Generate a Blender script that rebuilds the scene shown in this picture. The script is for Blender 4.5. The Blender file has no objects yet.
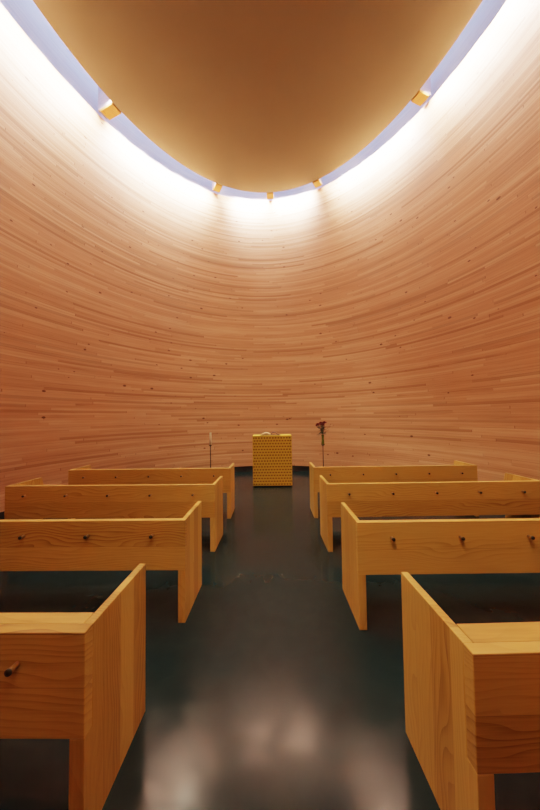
import bpy, bmesh, math, random
from mathutils import Vector, Matrix
random.seed(7)
C = bpy.context.scene.collection
sc = bpy.context.scene
R = math.radians
PI = math.pi
SKY, LAMP, EXPO = 3.4, 108.0, 0.54
SPOT = 262.0
VIEW, LOOK = 'Filmic', 'Medium High Contrast'

# ------------------------------------------------------------------ node helpers
def new_mat(name):
    m = bpy.data.materials.new(name); m.use_nodes = True
    nt = m.node_tree
    b = nt.nodes['Principled BSDF']
    return m, nt, b

def N(nt, t, **kw):
    n = nt.nodes.new(t)
    for k, v in kw.items():
        if k in n.inputs: n.inputs[k].default_value = v
        else: setattr(n, k, v)
    return n

def mth(nt, op, a, b=None, c=None):
    n = nt.nodes.new('ShaderNodeMath'); n.operation = op
    for i, v in enumerate((a, b, c)):
        if v is None: continue
        if isinstance(v, (int, float)): n.inputs[i].default_value = v
        else: nt.links.new(v, n.inputs[i])
    return n.outputs[0]

def ramp(nt, fac, stops):
    n = nt.nodes.new('ShaderNodeValToRGB')
    e = n.color_ramp.elements
    while len(e) < len(stops): e.new(0.5)
    for el, (p, c) in zip(e, stops):
        el.position = p; el.color = (*c, 1) if len(c) == 3 else c
    nt.links.new(fac, n.inputs[0])
    return n.outputs[0]

def mixc(nt, fac, a, b, mode='MIX'):
    n = nt.nodes.new('ShaderNodeMix'); n.data_type = 'RGBA'; n.blend_type = mode
    for i, v in ((0, fac), (6, a), (7, b)):
        if isinstance(v, (int, float)): n.inputs[i].default_value = v
        elif isinstance(v, tuple): n.inputs[i].default_value = (*v, 1)
        else: nt.links.new(v, n.inputs[i])
    return n.outputs[2]

def comb(nt, x, y, z):
    n = nt.nodes.new('ShaderNodeCombineXYZ')
    for i, v in enumerate((x, y, z)):
        if isinstance(v, (int, float)): n.inputs[i].default_value = v
        else: nt.links.new(v, n.inputs[i])
    return n.outputs[0]

def noise(nt, vec, scale, detail=3, rough=0.55, dist=0.0):
    n = nt.nodes.new('ShaderNodeTexNoise')
    n.inputs['Scale'].default_value = scale; n.inputs['Detail'].default_value = detail
    n.inputs['Roughness'].default_value = rough; n.inputs['Distortion'].default_value = dist
    nt.links.new(vec, n.inputs['Vector'])
    return n.outputs['Fac']

def white(nt, vec):
    n = nt.nodes.new('ShaderNodeTexWhiteNoise'); n.noise_dimensions = '3D'
    nt.links.new(vec, n.inputs['Vector'])
    return n.outputs['Value']

def bump(nt, b, h, strength, distance=0.01):
    n = nt.nodes.new('ShaderNodeBump')
    n.inputs['Strength'].default_value = strength; n.inputs['Distance'].default_value = distance
    nt.links.new(h, n.inputs['Height']); nt.links.new(n.outputs[0], b.inputs['Normal'])

def plain(name, col, rough=0.5, metal=0.0, spec=0.5):
    m, nt, b = new_mat(name)
    tc = N(nt, 'ShaderNodeTexCoord')
    f = noise(nt, tc.outputs['Object'], 30.0, 3)
    c = ramp(nt, f, [(0.25, tuple(x * 0.82 for x in col)), (0.75, tuple(min(1, x * 1.12) for x in col))])
    nt.links.new(c, b.inputs['Base Color'])
    b.inputs['Roughness'].default_value = rough; b.inputs['Metallic'].default_value = metal
    b.inputs['Specular IOR Level'].default_value = spec
    return m

# ------------------------------------------------------------------ materials
def wall_material():
    m, nt, b = new_mat('wall_planks')
    uv = N(nt, 'ShaderNodeUVMap', uv_map='UVMap')
    s = N(nt, 'ShaderNodeSeparateXYZ'); nt.links.new(uv.outputs[0], s.inputs[0])
    u, v = s.outputs[0], s.outputs[1]
    H = 0.042
    vr = mth(nt, 'DIVIDE', v, H)
    row = mth(nt, 'FLOOR', vr); fr = mth(nt, 'FRACT', vr)
    off = mth(nt, 'MULTIPLY', white(nt, comb(nt, row, 3.1, 0.0)), 9.0)
    ln = mth(nt, 'MULTIPLY_ADD', white(nt, comb(nt, row, 8.7, 2.0)), 2.2, 1.7)
    uc = mth(nt, 'DIVIDE', mth(nt, 'ADD', u, off), ln)
    cell = mth(nt, 'FLOOR', uc); fc = mth(nt, 'FRACT', uc)
    rnd = white(nt, comb(nt, row, cell, 1.3))
    rnd2 = white(nt, comb(nt, row, cell, 7.9))
    # grain: stretched along u, decorrelated per plank
    gv = comb(nt, mth(nt, 'MULTIPLY_ADD', rnd, 40.0, mth(nt, 'MULTIPLY', u, 1.4)), mth(nt, 'MULTIPLY', v, 60.0), rnd2)
    g = noise(nt, gv, 1.0, 4, 0.6, 0.4)
    gv2 = comb(nt, mth(nt, 'MULTIPLY', u, 0.5), mth(nt, 'MULTIPLY', v, 7.0), 0.0)
    g2 = noise(nt, gv2, 1.0, 3, 0.6)
    t = mth(nt, 'ADD', mth(nt, 'MULTIPLY', rnd, 0.26), mth(nt, 'ADD', mth(nt, 'MULTIPLY', g, 0.52), mth(nt, 'MULTIPLY', g2, 0.48)))
    col = ramp(nt, t, [(0.27, (0.20, 0.095, 0.046)), (0.46, (0.44, 0.230, 0.122)), (0.62, (0.515, 0.280, 0.154)), (0.80, (0.60, 0.365, 0.215))])
    # the odd dark plank
    dk = mth(nt, 'MULTIPLY', mth(nt, 'GREATER_THAN', rnd2, 0.88), 0.42)
    col = mixc(nt, dk, col, (0.20, 0.085, 0.035))
    # joints
    jr = mth(nt, 'LESS_THAN', fr, 0.07)
    je = mth(nt, 'LESS_THAN', mth(nt, 'MULTIPLY', fc, ln), 0.012)
    j = mth(nt, 'MAXIMUM', jr, je)
    jw = mth(nt, 'MULTIPLY', j, mth(nt, 'MULTIPLY', white(nt, comb(nt, row, cell, 4.4)), 0.75))
    col = mixc(nt, jw, col, (0.12, 0.045, 0.02))
    # knots
    kv = N(nt, 'ShaderNodeTexVoronoi'); kv.inputs['Scale'].default_value = 1.0
    kv.inputs['Randomness'].default_value = 1.0
    nt.links.new(comb(nt, mth(nt, 'MULTIPLY', u, 3.0), mth(nt, 'MULTIPLY', v, 5.5), 0.0), kv.inputs['Vector'])
    ks = N(nt, 'ShaderNodeSeparateColor'); nt.links.new(kv.outputs['Color'], ks.inputs[0])
    kd = mth(nt, 'LESS_THAN', kv.outputs['Distance'], mth(nt, 'MULTIPLY_ADD', ks.outputs[0], 0.085, 0.035))
    kk = mth(nt, 'MULTIPLY', kd, mth(nt, 'GREATER_THAN', ks.outputs[1], 0.25))
    col = mixc(nt, mth(nt, 'MULTIPLY', kk, 0.8), col, (0.07, 0.025, 0.012))
    nt.links.new(col, b.inputs['Base Color'])
    b.inputs['Roughness'].default_value = 0.55
    b.inputs['Specular IOR Level'].default_value = 0.25
    h = mth(nt, 'SUBTRACT', mth(nt, 'ADD', mth(nt, 'MULTIPLY', rnd2, 0.5), mth(nt, 'MULTIPLY', g, 0.25)), mth(nt, 'MULTIPLY', j, 0.6))
    bump(nt, b, h, 0.35, 0.006)
    return m

def bench_material(name, axis, staves, tint=1.0):
    """honey softwood; axis = the local axis the grain runs along"""
    m, nt, b = new_mat(name)
    tc = N(nt, 'ShaderNodeTexCoord'); oi = N(nt, 'ShaderNodeObjectInfo')
    s = N(nt, 'ShaderNodeSeparateXYZ'); nt.links.new(tc.outputs['Object'], s.inputs[0])
    x, y, z = s.outputs
    rv = mth(nt, 'MULTIPLY', oi.outputs['Random'], 30.0)
    if axis == 'X': along, c1, c2 = x, z, y
    elif axis == 'Z': along, c1, c2 = z, y, x
    else: along, c1, c2 = y, x, z
    brd = mth(nt, 'FLOOR', mth(nt, 'DIVIDE', mth(nt, 'ADD', c1, 0.002), staves))
    fb = mth(nt, 'FRACT', mth(nt, 'DIVIDE', mth(nt, 'ADD', c1, 0.002), staves))
    br = white(nt, comb(nt, brd, rv, 0.5))
    # cathedral grain: rings about a slightly tilted axis, cut by the face
    wob = noise(nt, comb(nt, mth(nt, 'MULTIPLY', along, 1.1), mth(nt, 'MULTIPLY', c1, 4.0), mth(nt, 'ADD', br, rv)), 1.0, 2)
    ring = mth(nt, 'ADD', mth(nt, 'MULTIPLY', c1, 42.0), mth(nt, 'ADD', mth(nt, 'MULTIPLY', wob, 13.0), mth(nt, 'ADD', mth(nt, 'MULTIPLY', c2, 14.0), mth(nt, 'MULTIPLY', br, 6.0))))
    saw = mth(nt, 'FRACT', ring)
    saw = mth(nt, 'POWER', saw, 2.2)
    fine = noise(nt, comb(nt, mth(nt, 'MULTIPLY', along, 6.0), mth(nt, 'MULTIPLY', c1, 160.0), mth(nt, 'MULTIPLY_ADD', c2, 90.0, rv)), 1.0, 3, 0.6)
    arch = noise(nt, comb(nt, mth(nt, 'MULTIPLY', along, 0.8), mth(nt, 'MULTIPLY', c1, 6.0), mth(nt, 'MULTIPLY', br, 20.0)), 1.0, 1)
    aw = mth(nt, 'MULTIPLY', mth(nt, 'SUBTRACT', arch, 0.27), 0.8)
    t = mth(nt, 'ADD', mth(nt, 'MULTIPLY', saw, aw), mth(nt, 'ADD', mth(nt, 'MULTIPLY', fine, 0.45), mth(nt, 'MULTIPLY_ADD', br, 0.42, -0.03)))
    k = tint
    col = ramp(nt, t, [(0.08, (0.58*k, 0.347*k, 0.108*k)), (0.38, (0.51*k, 0.290*k, 0.083*k)), (0.62, (0.40*k, 0.212*k, 0.055*k)), (0.90, (0.23*k, 0.102*k, 0.023*k))])
    seam = mth(nt, 'LESS_THAN', fb, 0.010)
    col = mixc(nt, mth(nt, 'MULTIPLY', seam, 0.6), col, (0.09, 0.03, 0.008))
    nt.links.new(col, b.inputs['Base Color'])
    b.inputs['Roughness'].default_value = 0.42
    b.inputs['Specular IOR Level'].default_value = 0.35
    bump(nt, b, mth(nt, 'ADD', saw, fine), 0.08, 0.003)
    return m

def floor_material():
    m, nt, b = new_mat('polished_dark_concrete')
    tc = N(nt, 'ShaderNodeTexCoord')
    P = tc.outputs['Object']
    n1 = noise(nt, P, 1.3, 5, 0.55, 0.2)
    n2 = noise(nt, P, 9.0, 5, 0.55, 0.5)
    n3 = noise(nt, P, 60.0, 3, 0.6)
    t = mth(nt, 'ADD', mth(nt, 'MULTIPLY', n1, 0.6), mth(nt, 'MULTIPLY', n2, 0.4))
    col = ramp(nt, t, [(0.30, (0.009, 0.019, 0.022)), (0.52, (0.012, 0.023, 0.026)), (0.72, (0.017, 0.029, 0.031))])  # teal tint puts the cool tone of the shadows into the concrete colour
    nt.links.new(col, b.inputs['Base Color'])
    r = ramp(nt, mth(nt, 'ADD', mth(nt, 'MULTIPLY', n2, 0.65), mth(nt, 'MULTIPLY', n1, 0.35)), [(0.36, (0.12,)*3), (0.64, (0.24,)*3)])
    nt.links.new(r, b.inputs['Roughness'])
    b.inputs['Specular IOR Level'].default_value = 0.17
    b.inputs['Specular Tint'].default_value = (0.85, 0.94, 1.0, 1)
    return m

def ceiling_material():
    m, nt, b = new_mat('golden_ceiling_plaster')
    tc = N(nt, 'ShaderNodeTexCoord')
    f = noise(nt, tc.outputs['Object'], 0.8, 4)
    c = ramp(nt, f, [(0.3, (0.172, 0.153, 0.106)), (0.7, (0.184, 0.164, 0.114))])
    nt.links.new(c, b.inputs['Base Color'])
    b.inputs['Roughness'].default_value = 0.8
    b.inputs['Specular IOR Level'].default_value = 0.15
    return m

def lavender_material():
    m, nt, b = new_mat('daylight_tinted_upper_wall')
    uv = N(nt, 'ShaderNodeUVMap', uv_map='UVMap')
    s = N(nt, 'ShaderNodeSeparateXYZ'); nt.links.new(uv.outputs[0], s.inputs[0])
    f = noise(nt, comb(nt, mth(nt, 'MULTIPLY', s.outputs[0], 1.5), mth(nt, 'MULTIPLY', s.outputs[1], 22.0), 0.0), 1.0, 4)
    c = ramp(nt, f, [(0.3, (0.52, 0.52, 0.66)), (0.7, (0.64, 0.64, 0.76))])  # lavender base colour carries the blue daylight falling on this band
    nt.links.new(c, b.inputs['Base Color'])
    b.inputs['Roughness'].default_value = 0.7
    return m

def cloth_material():
    m, nt, b = new_mat('woven_yellow_cloth')
    tc = N(nt, 'ShaderNodeTexCoord')
    s = N(nt, 'ShaderNodeSeparateXYZ'); nt.links.new(tc.outputs['Object'], s.inputs[0])
    f = noise(nt, comb(nt, mth(nt, 'MULTIPLY', s.outputs[0], 60.0), mth(nt, 'MULTIPLY', s.outputs[1], 60.0), mth(nt, 'MULTIPLY', s.outputs[2], 60.0)), 1.0, 3)
    c = ramp(nt, f, [(0.3, (0.66, 0.44, 0.06)), (0.7, (0.78, 0.54, 0.09))])
    nt.links.new(c, b.inputs['Base Color'])
    b.inputs['Roughness'].default_value = 0.75
    return m

M_wall = wall_material()
M_bx = bench_material('bench_wood_horizontal', 'X', 0.172)
M_bz = bench_material('bench_wood_vertical', 'Z', 0.118)
M_seat = bench_material('bench_wood_seat', 'X', 0.145)
M_floor = floor_material()
M_ceil = ceiling_material()
M_lav = lavender_material()
M_cloth = cloth_material()
M_hole = plain('dark_weave_gap', (0.24, 0.115, 0.014), 0.9)
M_peg = plain('dark_peg_wood', (0.24, 0.105, 0.03), 0.4)
M_pegend = plain('peg_dark_end', (0.02, 0.012, 0.006), 0.5)
M_black = plain('black_iron', (0.010, 0.007, 0.007), 0.45, 0.3)
M_plinth = plain('dark_plinth_paint', (0.006, 0.012, 0.016), 0.6)
M_wax = plain('cream_candle_wax', (0.85, 0.72, 0.50), 0.5)
M_page = plain('cream_paper', (0.75, 0.55, 0.38), 0.8)
M_cover = plain('brown_leather', (0.09, 0.022, 0.012), 0.5)
M_rose = plain('dark_red_petal', (0.16, 0.004, 0.010), 0.55)
M_leaf = plain('dark_green_leaf', (0.018, 0.050, 0.015), 0.5)
M_stem = plain('green_stem', (0.05, 0.10, 0.02), 0.5)
M_twig = plain('thin_brown_twig', (0.10, 0.045, 0.02), 0.7)
M_blockwood = bench_material('soffit_orange_wood', 'Y', 0.5, 1.35)
M_whitep = plain('shade_toned_beam_paint', (0.42, 0.42, 0.52), 0.7)  # white beams with the shade of their dark sides put into a lavender colour

def glass_material():
    m, nt, b = new_mat('green_tinted_glass')
    b.inputs['Base Color'].default_value = (0.62, 0.80, 0.30, 1)
    b.inputs['Transmission Weight'].default_value = 0.85
    b.inputs['Roughness'].default_value = 0.08
    b.inputs['IOR'].default_value = 1.35
    return m
M_glass = glass_material()

def sky_glass(strength):
    m, nt, b = new_mat('skylight_daylight')
    tc = N(nt, 'ShaderNodeTexCoord')
    f = noise(nt, tc.outputs['Object'], 0.6, 2)
    c = ramp(nt, f, [(0.3, (0.55, 0.66, 1.0)), (0.7, (0.66, 0.74, 1.0))])
    b.inputs['Base Color'].default_value = (0.1, 0.1, 0.1, 1)
    nt.links.new(c, b.inputs['Emission Color'])
    b.inputs['Emission Strength'].default_value = strength
    return m

# ------------------------------------------------------------------ mesh helpers
def link(name, bm, mats, parent=None, smooth=False, loc=None):
    me = bpy.data.meshes.new(name)
    bmesh.ops.recalc_face_normals(bm, faces=bm.faces[:])
    bm.to_mesh(me); bm.free()
    for mm in (mats if isinstance(mats, (list, tuple)) else [mats]): me.materials.append(mm)
    if smooth:
        for p in me.polygons: p.use_smooth = True
    o = bpy.data.objects.new(name, me); C.objects.link(o)
    if parent: o.parent = parent
    if loc: o.location = loc
    return o

def box(bm, x0, x1, y0, y1, z0, z1, bev=0.0, mat=0, segs=2):
    t = bmesh.new()
    vs = [t.verts.new(p) for p in ((x0,y0,z0),(x1,y0,z0),(x1,y1,z0),(x0,y1,z0),(x0,y0,z1),(x1,y0,z1),(x1,y1,z1),(x0,y1,z1))]
    for f in ((0,3,2,1),(4,5,6,7),(0,1,5,4),(1,2,6,5),(2,3,7,6),(3,0,4,7)): t.faces.new([vs[i] for i in f])
    if bev > 0: bmesh.ops.bevel(t, geom=t.edges[:], offset=bev, segments=segs, profile=0.5, affect='EDGES')
    merge(bm, t, mat)

def merge(bm, t, mat=0):
    mp = {v: bm.verts.new(v.co) for v in t.verts}
    for f in t.faces:
        try:
            nf = bm.faces.new([mp[v] for v in f.verts]); nf.material_index = mat; nf.smooth = f.smooth
        except ValueError: pass
    t.free()

def lathe(bm, prof, segs=20, axis='Z', origin=(0,0,0), mat=0, mat_fn=None):
    """prof: list of (r, h)"""
    rings = []
    ox, oy, oz = origin
    def P(r, a, h):
        c, s = r*math.cos(a), r*math.sin(a)
        if axis == 'Z': return (ox+c, oy+s, oz+h)
        return (ox+c, oy+h, oz+s)
    for r, h in prof:
        if r < 1e-6: rings.append([bm.verts.new(P(0, 0, h))])
        else: rings.append([bm.verts.new(P(r, 2*PI*i/segs, h)) for i in range(segs)])
    for k in range(len(rings)-1):
        A, B = rings[k], rings[k+1]
        for i in range(segs):
            j = (i+1) % segs
            if len(A) == 1 and len(B) == 1: continue
            if len(A) == 1: f = bm.faces.new((A[0], B[i], B[j]))
            elif len(B) == 1: f = bm.faces.new((A[i], A[j], B[0]))
            else: f = bm.faces.new((A[i], A[j], B[j], B[i]))
            f.material_index = mat if mat_fn is None else mat_fn(k)
            f.smooth = True

def tube(bm, pts, rad, segs=8, mat=0):
    pts = [Vector(p) for p in pts]
    rs = rad if isinstance(rad, (list, tuple)) else [rad]*len(pts)
    rings = []
    for i, p in enumerate(pts):
        d = (pts[min(i+1, len(pts)-1)] - pts[max(i-1, 0)]).normalized()
        up = Vector((0,0,1)) if abs(d.z) < 0.95 else Vector((1,0,0))
        a = d.cross(up).normalized(); b = d.cross(a)
        rings.append([bm.verts.new(p + (a*math.cos(2*PI*k/segs) + b*math.sin(2*PI*k/segs))*rs[i]) for k in range(segs)])
    for A, B in zip(rings, rings[1:]):
        for k in range(segs):
            f = bm.faces.new((A[k], A[(k+1)%segs], B[(k+1)%segs], B[k])); f.smooth = True; f.material_index = mat
    for rg in (rings[0], rings[-1]):
        f = bm.faces.new(rg); f.material_index = mat

def thing(name, label, cat, loc=(0,0,0), rz=0.0, group=None):
    o = bpy.data.objects.new(name, None); C.objects.link(o)
    o.empty_display_size = 0.1
    o.location = loc; o.rotation_euler = (0, 0, rz)
    o['label'] = label; o['category'] = cat
    if group: o['group'] = group
    return o

def tag(o, label, cat, group=None):
    o['label'] = label; o['category'] = cat
    if group: o['group'] = group
    return o

def struct(o):
    o['kind'] = 'structure'; return o

# ------------------------------------------------------------------ room shell
ZC = 8.0            # underside of the ceiling
ZT = 9.3            # top of the skylight slot
def wall_plan(z):
    t = z / ZC
    e = t + 0.10*math.sin(PI*min(t, 1.0)) if t <= 1 else t
    return (-0.08 - 0.09*e, 3.0 + 0.2*e, 3.75 + 0.40*e, 4.9 + 1.0*e)
def wall_pt(a, z, inset=0.0):
    cx, cy, rx, ry = wall_plan(z)
    return Vector((cx + (rx-inset)*math.cos(a), cy + (ry-inset)*math.sin(a), z))
CE = (-0.10, 3.2, 3.70, 5.57)   # ceiling ellipse
def ceil_pt(a, z=ZC, out=0.0):
    return Vector((CE[0] + (CE[2]+out)*math.cos(a), CE[1] + (CE[3]+out)*math.sin(a), z))

SEG = 192

arc = [0.0]
for i in range(SEG):
    p, q = wall_pt(2*PI*i/SEG, 4.0), wall_pt(2*PI*(i+1)/SEG, 4.0)
    arc.append(arc[-1] + (q-p).length)
def arc_at(i): return arc[i % SEG] + arc[SEG]*(i // SEG)
def wall_strip(name, mat, i0, i1, zs, inset=0.0):
    bm = bmesh.new(); uvl = bm.loops.layers.uv.new('UVMap')
    idx = list(range(i0, i1+1))
    g = [[bm.verts.new(wall_pt(2*PI*i/SEG, z, inset)) for i in idx] for z in zs]
    for k in range(len(zs)-1):
        for n in range(len(idx)-1):
            f = bm.faces.new((g[k][n+1], g[k][n], g[k+1][n], g[k+1][n+1])); f.smooth = True
            for l, (nn, kk) in zip(f.loops, ((n+1,k),(n,k),(n,k+1),(n+1,k+1))):
                l[uvl].uv = (arc_at(idx[nn]), zs[kk])
    me = bpy.data.meshes.new(name); bm.to_mesh(me); bm.free(); me.materials.append(mat)
    o = bpy.data.objects.new(name, me); C.objects.link(o)
    return struct(o)
ZB = 0.14
zs = [ZB + (ZC-ZB)*k/26 for k in range(27)]
F0, F1 = -14, 110                      # the half beyond the camera, then the half behind it
wall_strip('wall_front', M_wall, F0, F1, zs)
wall_strip('wall_back', M_wall, F1, F0+SEG, zs)
# pale upper wall inside the skylight slot, set back a little
zu = [ZC + (ZT-ZC)*k/6 for k in range(7)]
wall_strip('trim_1', M_lav, 0, SEG, zu, inset=-0.10)
# dark recessed plinth
wall_strip('baseboard_front', M_plinth, F0, F1, [0.0, ZB], inset=-0.035)
wall_strip('baseboard_back', M_plinth, F1, F0+SEG, [0.0, ZB], inset=-0.035)

def disc(name, fn, z, mat):
    bm = bmesh.new()
    c = bm.verts.new((-0.1, 3.1, z)); rg = [bm.verts.new(fn(2*PI*i/SEG)) for i in range(SEG)]
    for i in range(SEG): bm.faces.new((c, rg[i], rg[(i+1) % SEG]))
    me = bpy.data.meshes.new(name); bm.to_mesh(me); bm.free(); me.materials.append(mat)
    o = bpy.data.objects.new(name, me); C.objects.link(o); return struct(o)
disc('floor', lambda a: wall_pt(a, 0.0, -0.06), 0.0, M_floor)
# ceiling slab floating inside the oval, with a rounded rim
bm = bmesh.new()
prof = [(-0.02, ZC), (0.0, ZC+0.02), (0.0, ZC+0.24), (-0.02, ZC+0.26)]
rings = [[bm.verts.new(ceil_pt(2*PI*i/SEG, z, o_)) for i in range(SEG)] for o_, z in prof]
for A, B in zip(rings, rings[1:]):
    for i in range(SEG): bm.faces.new((A[i], A[(i+1) % SEG], B[(i+1) % SEG], B[i]))
bm.faces.new(rings[0]); bm.faces.new(rings[-1])
struct(link('ceiling', bm, M_ceil))
# skylight glazing over the slot and the roof slab over the rest
bm = bmesh.new()
o_ = [bm.verts.new(wall_pt(2*PI*i/SEG, ZT, -0.05)) for i in range(SEG)]
i_ = [bm.verts.new(ceil_pt(2*PI*i/SEG, ZT, -0.35)) for i in range(SEG)]
for i in range(SEG): bm.faces.new((o_[i], i_[i], i_[(i+1) % SEG], o_[(i+1) % SEG]))
struct(link('window_1', bm, sky_glass(SKY)))
disc('roof', lambda a: ceil_pt(a, ZT, -0.35), ZT, M_ceil)

# ------------------------------------------------------------------ beam ends between ceiling and wall
def slot(a):
    """outward normal of the ceiling edge at parameter a, and the gap to the wall along it"""
    n = Vector((math.cos(a)/CE[2], math.sin(a)/CE[3], 0)).normalized()
    p = ceil_pt(a)
    lo, hi = 0.0, 2.0
    for _ in range(40):
        m_ = (lo+hi)/2; q = p + n*m_
        cx, cy, rx, ry = wall_plan(ZC)
        if ((q.x-cx)/rx)**2 + ((q.y-cy)/ry)**2 < 1: lo = m_
        else: hi = m_
    return p, n, lo
def ang(x, y): return math.atan2((y-CE[1])/CE[3], (x-CE[0])/CE[2])
BEAMS = [((-3.30, 6.33), 'large orange ended ceiling beam crossing the light slot high on the left wall', .215),
         ((-1.446, 8.61), 'small orange beam end in the light slot left of the altar axis', .19),
         ((0.035, 8.91), 'pale orange beam end in the light slot above the altar, smallest of the row', .19),
         ((1.323, 8.37), 'small orange beam end in the light slot above the red flowers', .19),
         ((3.047, 6.09), 'large orange ended ceiling beam crossing the light slot high on the right wall', .215)]
beam_angles = []
for (bx_, by_), lab, w in BEAMS:
    a = ang(bx_, by_); beam_angles.append(a)
    p, n, g = slot(a)
    t = thing('ceiling_beam', lab, 'beam', (p.x, p.y, ZC), math.atan2(n.y, n.x), 'beam ends crossing the light slot')
    L = g - 0.015
    bm = bmesh.new(); box(bm, 0.012, L, -w/2, w/2, 0.05, 0.62, 0.006)
    link('beam_body', bm, M_whitep, t)
    bm = bmesh.new(); box(bm, 0.012, L*0.80, -w/2-0.004, w/2+0.004, -0.005, 0.05, 0.006)
    link('beam_soffit', bm, M_blockwood, t)

# ------------------------------------------------------------------ benches
BH, HB, LP, BL, BT = 0.693, 0.341, 0.477, 2.25, 0.045
def end_panel_bm(s):
    """outer face at x = s*BL/2; lapped around the back board"""
    bm = bmesh.new()
    def th(z): return 0.031 if z > BH-0.001 else 0.050
    out = s*BL/2
    pr = [(0.0, 0.0), (LP, 0.0), (LP, BH-0.09), (LP, BH), (BT, BH), (BT, BH-0.09), (BT, BH-HB), (0.0, BH-HB)]
    A = [bm.verts.new((out, y, z)) for y, z in pr]
    B = [bm.verts.new((out - s*th(z), y, z)) for y, z in pr]
    quads = [(0,1,6,7), (1,2,5,6), (2,3,4,5)]
    for q in quads:
        bm.faces.new([A[i] for i in q]); bm.faces.new([B[i] for i in reversed(q)])
    n = len(pr)
    for i in range(n):
        j = (i+1) % n
        bm.faces.new((A[i], A[j], B[j], B[i]))
    bmesh.ops.recalc_face_normals(bm, faces=bm.faces[:])
    sharp = [e for e in bm.edges if len(e.link_faces) == 2 and e.calc_face_angle() > 0.8]
    bmesh.ops.bevel(bm, geom=sharp, offset=0.0025, segments=2, profile=0.5, affect='EDGES')
    return bm

def make_bench(label, group):
    t = thing('pew', label, 'bench', (0,0,0), 0, group)
    bm = bmesh.new(); box(bm, -BL/2, BL/2, 0.0, BT, BH-HB, BH, 0.003)
    back = link('back_panel', bm, M_bx, t)
    for s in (-1, 1): link('end_panel', end_panel_bm(s), M_bz, t)
    bm = bmesh.new(); box(bm, -BL/2+0.0505, BL/2-0.0505, BT+0.001, 0.425, 0.362, 0.400, 0.004)
    link('seat', bm, M_seat, t)
    for k in range(5):
        x = -BL/2 + 0.225 + 0.45*k
        bm = bmesh.new()
        # turned dowel: slim neck, thicker rounded head with a dark end
        lathe(bm, [(0.0, 0.006), (0.0085, 0.006), (0.0085, -0.018), (0.0105, -0.024), (0.0120, -0.034), (0.0, -0.034)], 16, 'Y', (0, 0, 0))
        pg = link('coat_peg', bm, M_peg, t, loc=(x, 0, BH-0.100))
        bm = bmesh.new()
        lathe(bm, [(0.0, -0.034), (0.0120, -0.034), (0.0108, -0.039), (0.0, -0.0405)], 16, 'Y', (0, 0, 0))
        link('peg_end', bm, M_pegend, pg)['label'] = 'dark peg end'
    return t
def dup(root, loc, rz, label):
    r = root.copy(); C.objects.link(r); r.location = loc; r.rotation_euler = (0, 0, rz); r['label'] = label
    for ch in root.children:
        c = ch.copy(); C.objects.link(c); c.parent = r
        for g in ch.children:
            d = g.copy(); C.objects.link(d); d.parent = c
    return r
# (side, aisle corner x, y, rotation in degrees, label)
PEWS = [(-1, -0.628, 1.035, -0.59, 'nearest wooden bench left of the aisle, its thick top edge cropped by the photo edge'),
        ( 1,  0.583, 0.929,  1.32, 'nearest wooden bench right of the aisle, its broad tall end panel in front'),
        (-1, -0.609, 2.133, -0.59, 'second wooden bench from the camera left of the aisle, three pegs showing, left end cropped'),
        ( 1,  0.554, 2.046,  0.17, 'second wooden bench from the camera right of the aisle, its right end cropped'),
        (-1, -0.610, 3.227, -1.12, 'third wooden bench from the camera left of the aisle, whole back with five pegs showing'),
        ( 1,  0.561, 3.191,  0.51, 'third wooden bench from the camera right of the aisle, far end cropped'),
        (-1, -0.585, 4.259,  0.23, 'farthest wooden bench left of the aisle, in front of the white candle'),
        ( 1,  0.5665, 4.238, 0.06, 'farthest wooden bench right of the aisle, in front of the red flowers')]
first = None
for s, x, y, deg, lab in PEWS:
    rz = R(deg)
    cx, cy = x + s*math.cos(rz)*BL/2, y + s*math.sin(rz)*BL/2
    if first is None:
        first = make_bench(lab, 'wooden benches beside the aisle'); first.location = (cx, cy, 0); first.rotation_euler = (0, 0, rz); o = first
        heads = [first]
    else: o = dup(first, (cx, cy, 0), rz, lab); heads.append(o)
for h, d in ((heads[0], 0.062), (heads[1], 0.088)):    # the two front benches have a deep ledge behind the back board
    bm = bmesh.new(); box(bm, -BL/2+0.034, BL/2-0.034, BT+0.0005, BT+d, BH-0.045, BH-0.0005, 0.003)
    link('ledge', bm, M_seat, h)

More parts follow.
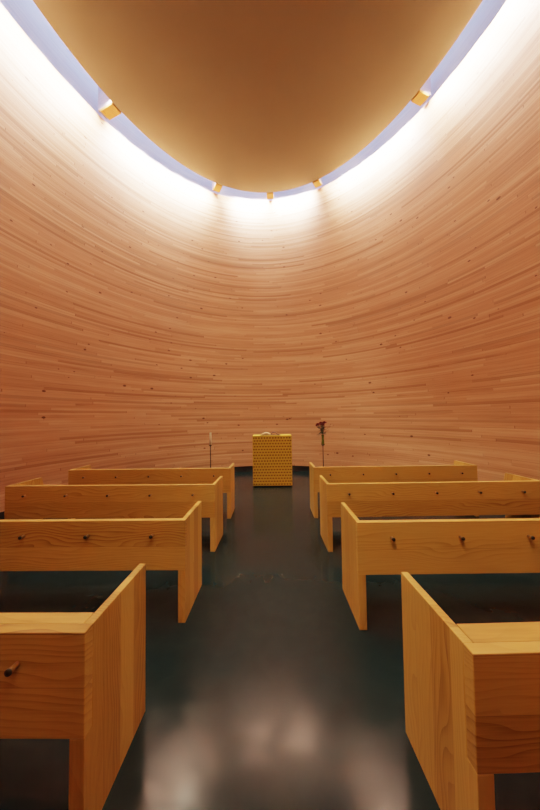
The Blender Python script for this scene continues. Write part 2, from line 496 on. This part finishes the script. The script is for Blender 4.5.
# ------------------------------------------------------------------ altar with woven yellow cloth
AW, AD, AH = 0.785, 0.40, 1.020
altar = thing('altar', 'box shaped altar under a yellow woven cloth at the end of the aisle', 'altar', (0.0, 6.146, 0))
bm = bmesh.new(); box(bm, -AW/2+0.03, AW/2-0.03, 0.03, AD-0.03, 0.0, 0.03, 0.0)
link('base', bm, M_plinth, altar)
def woven_panel(bm, w, h, nx, nz, to3d):
    """a flat panel with staggered small recessed gaps; to3d(u, v, d) -> point"""
    for r_ in range(nz):
        z0, z1 = h*r_/nz, h*(r_+1)/nz
        sh = 0.25 if r_ % 2 else -0.25
        cw = w/nx
        xs = [0.0]
        for c_ in range(nx):
            m_ = (c_+0.5)*cw + sh*cw*0.9
            m_ = min(max(m_, cw*0.42), w-cw*0.42)
            xs += [m_-cw*0.29, m_+cw*0.29]
        xs.append(w)
        za, zb = z0+(z1-z0)*0.29, z0+(z1-z0)*0.71
        def q(xa, xb, ya, yb, d=0.0, mt=0):
            f = bm.faces.new([bm.verts.new(to3d(*p)) for p in ((xa,ya,d),(xb,ya,d),(xb,yb,d),(xa,yb,d))]); f.material_index = mt
        q(0, w, z0, za); q(0, w, zb, z1)
        for i in range(len(xs)-1):
            if i % 2 == 0: q(xs[i], xs[i+1], za, zb)
            else:
                xa, xb = xs[i], xs[i+1]; D = 0.008
                q(xa, xb, za, zb, D, 1)
                for pa, pb in (((xa,za),(xb,za)),((xb,za),(xb,zb)),((xb,zb),(xa,zb)),((xa,zb),(xa,za))):
                    f = bm.faces.new([bm.verts.new(to3d(*p)) for p in ((*pa,0),(*pb,0),(*pb,D),(*pa,D))]); f.material_index = 1
CB = 0.022
bm = bmesh.new()
woven_panel(bm, AW, AH-CB-0.02, 14, 17, lambda u, v, d: (-AW/2+u, 0.0+d, CB+v))
woven_panel(bm, AW, AH-CB-0.02, 14, 17, lambda u, v, d: (AW/2-u, AD-d, CB+v))
woven_panel(bm, AD, AH-CB-0.02, 10, 17, lambda u, v, d: (-AW/2+d, AD-u, CB+v))
woven_panel(bm, AD, AH-CB-0.02, 10, 17, lambda u, v, d: (AW/2-d, u, CB+v))
box(bm, -AW/2, AW/2, 0, AD, AH-0.022, AH, 0.004)
cl = link('cloth_cover', bm, [M_cloth, M_hole], altar)
bm = bmesh.new(); box(bm, -AW/2+0.012, AW/2-0.012, 0.012, AD-0.012, 0.03, AH-0.024)
link('body', bm, M_hole, altar)

# open book on the altar
book = thing('open_book', 'open book with cream pages lying on the yellow altar', 'book', (-0.03, 6.335, AH))
def page_bm(s, lift, w=0.19, h=0.26):
    bm = bmesh.new(); n = 12
    top, bot = [], []
    for i in range(n+1):
        u = i/n
        z = lift*math.sin(PI*min(1.0, u*0.98+0.02))**0.9 + 0.008
        top.append((s*u*w, z + 0.006)); bot.append((s*u*w, max(0.0035, z-0.022)))
    for yy in (0, 1):
        pass
    P = [[bm.verts.new((x, y, z)) for x, z in top] for y in (-h/2, h/2)]
    Q = [[bm.verts.new((x, y, z)) for x, z in bot] for y in (-h/2, h/2)]
    for i in range(n):
        bm.faces.new((P[0][i], P[0][i+1], P[1][i+1], P[1][i])); bm.faces.new((Q[0][i], Q[1][i], Q[1][i+1], Q[0][i+1]))
        for k in (0, 1): bm.faces.new((P[k][i], Q[k][i], Q[k][i+1], P[k][i+1]))
    for e in (0, n): bm.faces.new((P[0][e], P[1][e], Q[1][e], Q[0][e]))
    return bm
link('pages', page_bm(-1, 0.042), M_page, book, True)
def arch_bm(w=0.185, h=0.26):
    """the raised cover leaf arching over on the right"""
    bm = bmesh.new(); n = 12
    pts = [(0.0, 0.012), (0.02, 0.035), (0.045, 0.058), (0.07, 0.064), (0.10, 0.052), (0.13, 0.034), (0.165, 0.012), (0.19, 0.004)]
    A = [[bm.verts.new((x, y, z)) for x, z in pts] for y in (-h/2, h/2)]
    B = [[bm.verts.new((x, y, z-0.009 if 0 < i < len(pts)-1 else z-0.003)) for i, (x, z) in enumerate(pts)] for y in (-h/2, h/2)]
    for i in range(len(pts)-1):
        bm.faces.new((A[0][i], A[0][i+1], A[1][i+1], A[1][i])); bm.faces.new((B[0][i], B[1][i], B[1][i+1], B[0][i+1]))
        for k in (0, 1): bm.faces.new((A[k][i], B[k][i], B[k][i+1], A[k][i+1]))
    return bm
link('raised_leaf', arch_bm(), M_cover, book, True)['label'] = 'dark brown leaf arching up'
bm = bmesh.new(); box(bm, -0.205, 0.205, -0.135, 0.135, 0.0, 0.0035, 0.001)
link('cover', bm, M_cover, book)['label'] = 'dark brown cover'

# ------------------------------------------------------------------ candle on its stand
def stand(x, y, h, cup_r, name, label):
    t = thing(name, label, 'stand', (x, y, 0))
    bm = bmesh.new(); lathe(bm, [(0, 0), (0.13, 0), (0.13, 0.010), (0.11, 0.016), (0.02, 0.022), (0, 0.022)], 28); link('base', bm, M_black, t)
    bm = bmesh.new(); lathe(bm, [(0, 0.02), (0.0125, 0.02), (0.0105, h*0.5), (0.0105, h-0.03), (0, h-0.03)], 14); link('pole', bm, M_black, t)
    bm = bmesh.new(); lathe(bm, [(0, h-0.032), (0.014, h-0.032), (0.020, h-0.022), (cup_r, h-0.012), (cup_r, h), (cup_r*0.86, h), (cup_r*0.8, h-0.006), (0, h-0.006)], 22); link('cup', bm, M_black, t)
    return t
stand(-1.431, 7.1, 0.766, 0.040, 'candle_stand', 'thin black stand holding the white candle left of the altar')
candle = thing('candle', 'tall cream candle on the thin black stand left of the altar', 'candle', (-1.431, 7.1, 0.76))
bm = bmesh.new(); lathe(bm, [(0, 0), (0.027, 0), (0.0255, 0.15), (0.0245, 0.282), (0.020, 0.288), (0.006, 0.284), (0, 0.284)], 20); link('wax', bm, M_wax, candle)
bm = bmesh.new(); tube(bm, [(0,0,0.282), (0.001,0,0.292), (0.004,0,0.300)], 0.0022, 6); link('wick', bm, M_black, candle)

# ------------------------------------------------------------------ flowers on their stand
FX, FY, FZ = 1.176, 7.1, 0.735
stand(FX, FY, FZ+0.006, 0.045, 'flower_stand', 'thin black stand carrying the vase of red flowers right of the altar')
bm = bmesh.new()
lathe(bm, [(0, 0), (0.036, 0), (0.038, 0.01), (0.033, 0.06), (0.026, 0.13), (0.030, 0.20), (0.036, 0.225), (0.033, 0.225), (0.0270, 0.20), (0.0230, 0.13), (0.030, 0.06), (0.034, 0.014), (0, 0.012)], 24)
vase = link('vase', bm, M_glass, None, loc=(FX, FY, FZ)); tag(vase, 'slim greenish glass vase of red flowers on the black stand', 'vase')

def leaf(bm, p, d, L, W, mat=0, droop=0.3):
    p = Vector(p); d = Vector(d).normalized()
    up = Vector((0,0,1)); side = d.cross(up)
    side = side.normalized() if side.length > 1e-3 else Vector((1,0,0))
    nrm = side.cross(d).normalized()
    n = 6; l, r_, c = [], [], []
    for i in range(n+1):
        u = i/n; w = W*math.sin(PI*(u**0.8))*0.5 + 0.0004
        q = p + d*(L*u) - Vector((0,0,1))*(droop*L*u*u)
        c.append(bm.verts.new(q)); l.append(bm.verts.new(q + side*w + nrm*w*0.35)); r_.append(bm.verts.new(q - side*w + nrm*w*0.35))
    for i in range(n):
        bm.faces.new((c[i], c[i+1], l[i+1], l[i])); bm.faces.new((c[i], r_[i], r_[i+1], c[i+1]))
def bloom_bm(r_, seed):
    rnd = random.Random(seed); bm = bmesh.new()
    for ringn, (rad, hh, cnt, tilt) in enumerate(((0.35, 1.0, 4, 0.15), (0.62, 0.9, 5, 0.4), (0.9, 0.72, 6, 0.75), (1.08, 0.5, 6, 1.1))):
        for k in range(cnt):
            a0 = 2*PI*k/cnt + ringn*0.5 + rnd.uniform(-.1, .1); wd = 2*PI/cnt*0.72
            rows = []
            for i in range(5):
                u = i/4; row = []
                for j in range(5):
                    v = (j/4-0.5)*2; a = a0 + v*wd*(0.55+0.45*math.sin(PI*min(1, u*0.9+0.1)))
                    rr = r_*(0.12 + (rad-0.12)*u**0.7 + 0.10*tilt*u*u)
                    z = r_*(0.05 + 1.15*hh*u - 0.25*v*v*u - 0.25*tilt*u**3)
                    row.append(bm.verts.new((rr*math.cos(a), rr*math.sin(a), z)))
                rows.append(row)
            for i in range(4):
                for j in range(4): bm.faces.new((rows[i][j], rows[i][j+1], rows[i+1][j+1], rows[i+1][j]))
    return bm
ROSES = [((-0.105, 0.0, 0.455), 0.050, 'red rose at the left of the bunch in the vase'),
         ((-0.040, -0.02, 0.485), 0.050, 'red rose at the middle top of the bunch in the vase'),
         ((0.045, -0.015, 0.490), 0.056, 'red rose at the right top of the bunch in the vase'),
         ((0.000, 0.05, 0.470), 0.048, 'red rose behind the others in the vase')]
for k, ((dx, dy, dz), rr, lab) in enumerate(ROSES):
    t = thing('rose', lab, 'flower', (FX, FY, FZ), 0, 'red roses in the vase')
    bx0, by0 = (-0.010, 0.0), (0.0, 0.0)
    base = Vector(((-0.008, -0.003, 0.003, 0.009)[k], (0.0, -0.007, 0.005, 0.002)[k], 0.016))
    neck = Vector(((-0.010, -0.004, 0.006, 0.008)[k], (0.0, -0.009, -0.006, 0.009)[k], 0.215))
    tip = Vector((dx, dy, dz))
    mid = neck*0.5 + tip*0.5 + Vector((-dx*0.12, -dy*0.1, 0.02))
    bm = bmesh.new(); tube(bm, [base, neck, mid, tip], [0.0036, 0.0036, 0.0034, 0.004], 8); link('stem', bm, M_stem, t)
    b_ = link('bloom', bloom_bm(rr, k), M_rose, t, True, tip - Vector((0,0,0.008))); b_.rotation_euler = (-dy*3 - 0.35, dx*3, k)
    rnd = random.Random(20+k); bm = bmesh.new()
    for q in range(15):
        u = 0.10 + 0.72*q/15
        p = neck.lerp(mid, u*2) if u < 0.5 else mid.lerp(tip, u*2-1)
        a = rnd.uniform(0, 2*PI)
        leaf(bm, p, (math.cos(a), math.sin(a)*0.8, rnd.uniform(-0.1, 0.7)), rnd.uniform(0.055, 0.085), rnd.uniform(0.045, 0.06))
    if k == 0:
        leaf(bm, neck.lerp(mid, .3), (-1, -0.2, -0.05), 0.13, 0.06)
        leaf(bm, neck.lerp(mid, .2), (-0.8, 0.2, -0.2), 0.11, 0.05)
    if k == 2:
        leaf(bm, neck.lerp(mid, .2), (1, -0.2, 0.0), 0.09, 0.05)
    link('leaves', bm, M_leaf, t)
# airy dry sprig leaning out to the right
t = thing('dry_sprig', 'wispy thin brown sprig leaning right out of the vase', 'sprig', (FX, FY, FZ))
bm = bmesh.new(); rnd = random.Random(5)
S0, S1, S2, S3 = Vector((0.012, -0.004, 0.018)), Vector((0.014, -0.004, 0.215)), Vector((0.085, 0.01, 0.36)), Vector((0.175, 0.02, 0.45))
tube(bm, [S0, S1, S2, S3], [0.0026, 0.0024, 0.002, 0.0012], 6)
link('stem', bm, M_twig, t)
bm = bmesh.new()
for q in range(13):
    u = 0.1 + 0.9*q/13
    p = S1.lerp(S2, u*2) if u < 0.5 else S2.lerp(S3, u*2-1)
    d = Vector((rnd.uniform(0.2, 1), rnd.uniform(-.6, .6), rnd.uniform(-0.7, 1.0))).normalized()
    L = rnd.uniform(0.05, 0.10)
    e = p + d*L
    tube(bm, [p, p + d*L*0.5 + Vector((0,0,0.012)), e], [0.0014, 0.0011, 0.0008], 5)
    for w in range(3):
        f_ = p.lerp(e, 0.5+0.25*w)
        leaf(bm, f_, (rnd.uniform(-1,1), rnd.uniform(-1,1), rnd.uniform(-.4,1)), 0.022, 0.010)
link('twigs', bm, M_twig, t)

# ------------------------------------------------------------------ light: warm strips hidden in the slot
def area(name, loc, dirv, sx, sy, power, col):
    l = bpy.data.lights.new(name, 'AREA'); l.shape = 'RECTANGLE'; l.size = sx; l.size_y = sy
    l.energy = power; l.color = col
    l.spread = R(105)
    o = bpy.data.objects.new(name, l); C.objects.link(o); o.location = loc
    z = -Vector(dirv).normalized()
    return o, z
def y_front(a): return beam_angles[3] < a < beam_angles[1]
NL = 60
for k in range(NL):
    a = 2*PI*(k+0.5)/NL
    p, n, g = slot(a)
    near = min(abs((a-b+PI) % (2*PI) - PI) for b in beam_angles)
    nb = min(abs(a-beam_angles[1]), abs(a-beam_angles[3]))
    q = 0.67 if near > 0.05 else 0.3
    if nb < 0.10: q = 0.06
    elif y_front(a): q = 0.80
    y = p.y
    q *= 1.0 if y > 6.5 else (0.75 if y > 3.4 else 0.22)
    l, zax = area('slot_light', p + n*0.045 + Vector((0, 0, 0.115)), n*1.0 + Vector((0, 0, -1)), 0.38, 0.05, LAMP*q, (1.0, 0.85, 0.80))
    tan = Vector((-n.y, n.x, 0)); yax = zax.cross(tan)
    l.matrix_world = Matrix((( tan.x, yax.x, zax.x, l.location.x), (tan.y, yax.y, zax.y, l.location.y), (tan.z, yax.z, zax.z, l.location.z), (0,0,0,1)))

# added fill spots, unseen in the slot, brightening the benches and the altar
for k in range(22):
    a = 2*PI*(k+0.5)/22
    p, n, g = slot(a)
    l = bpy.data.lights.new('added_fill_spot', 'SPOT'); l.energy = SPOT*(1.0 if p.y > 2.5 else 0.42); l.color = (1.0, 0.81, 0.56)
    back = p.y < 1.5
    if back: l.energy = SPOT*1.15
    l.spot_size = R(42 if back else 62); l.spot_blend = 0.7; l.shadow_soft_size = 0.06
    o = bpy.data.objects.new('added_fill_spot', l); C.objects.link(o)
    o.location = p + n*(g-0.10) + Vector((0, 0, 0.32 if back else 0.46))
    o.rotation_euler = (Vector((0, 0, -1)) - n*(0.94 if back else 0.50)).to_track_quat('-Z', 'Y').to_euler()

# ------------------------------------------------------------------ world, camera, view
w = bpy.data.worlds.new('World'); sc.world = w; w.use_nodes = True
w.node_tree.nodes['Background'].inputs[0].default_value = (0.5, 0.6, 0.9, 1)
w.node_tree.nodes['Background'].inputs[1].default_value = 0.05

cd = bpy.data.cameras.new('camera'); cam = bpy.data.objects.new('camera', cd); C.objects.link(cam)
cd.sensor_fit = 'VERTICAL'; cd.sensor_height = 36.0; cd.lens = 305.0*36.0/810.0
cd.clip_start = 0.05
yaw, pitch, roll = R(-0.3036), R(2.1763), R(-0.7522)
Fv = Vector((math.sin(yaw)*math.cos(pitch), math.cos(yaw)*math.cos(pitch), math.sin(pitch)))
Rv = Vector((math.cos(yaw), -math.sin(yaw), 0)); Uv = Rv.cross(Fv)
R2 = Rv*math.cos(roll) + Uv*math.sin(roll); U2 = Uv*math.cos(roll) - Rv*math.sin(roll)
cam.matrix_world = Matrix(((R2.x, U2.x, -Fv.x, 0), (R2.y, U2.y, -Fv.y, 0), (R2.z, U2.z, -Fv.z, 1.4), (0,0,0,1)))
sc.camera = cam
sc.view_settings.view_transform = VIEW
sc.view_settings.look = LOOK
sc.view_settings.exposure = EXPO
sc.cycles.use_denoising = True; sc.cycles.denoiser = 'OPENIMAGEDENOISE'; sc.cycles.denoising_prefilter = 'ACCURATE'
sc.cycles.max_bounces = 16; sc.cycles.diffuse_bounces = 10; sc.cycles.glossy_bounces = 6; sc.cycles.transmission_bounces = 8
sc.cycles.sample_clamp_indirect = 8.0
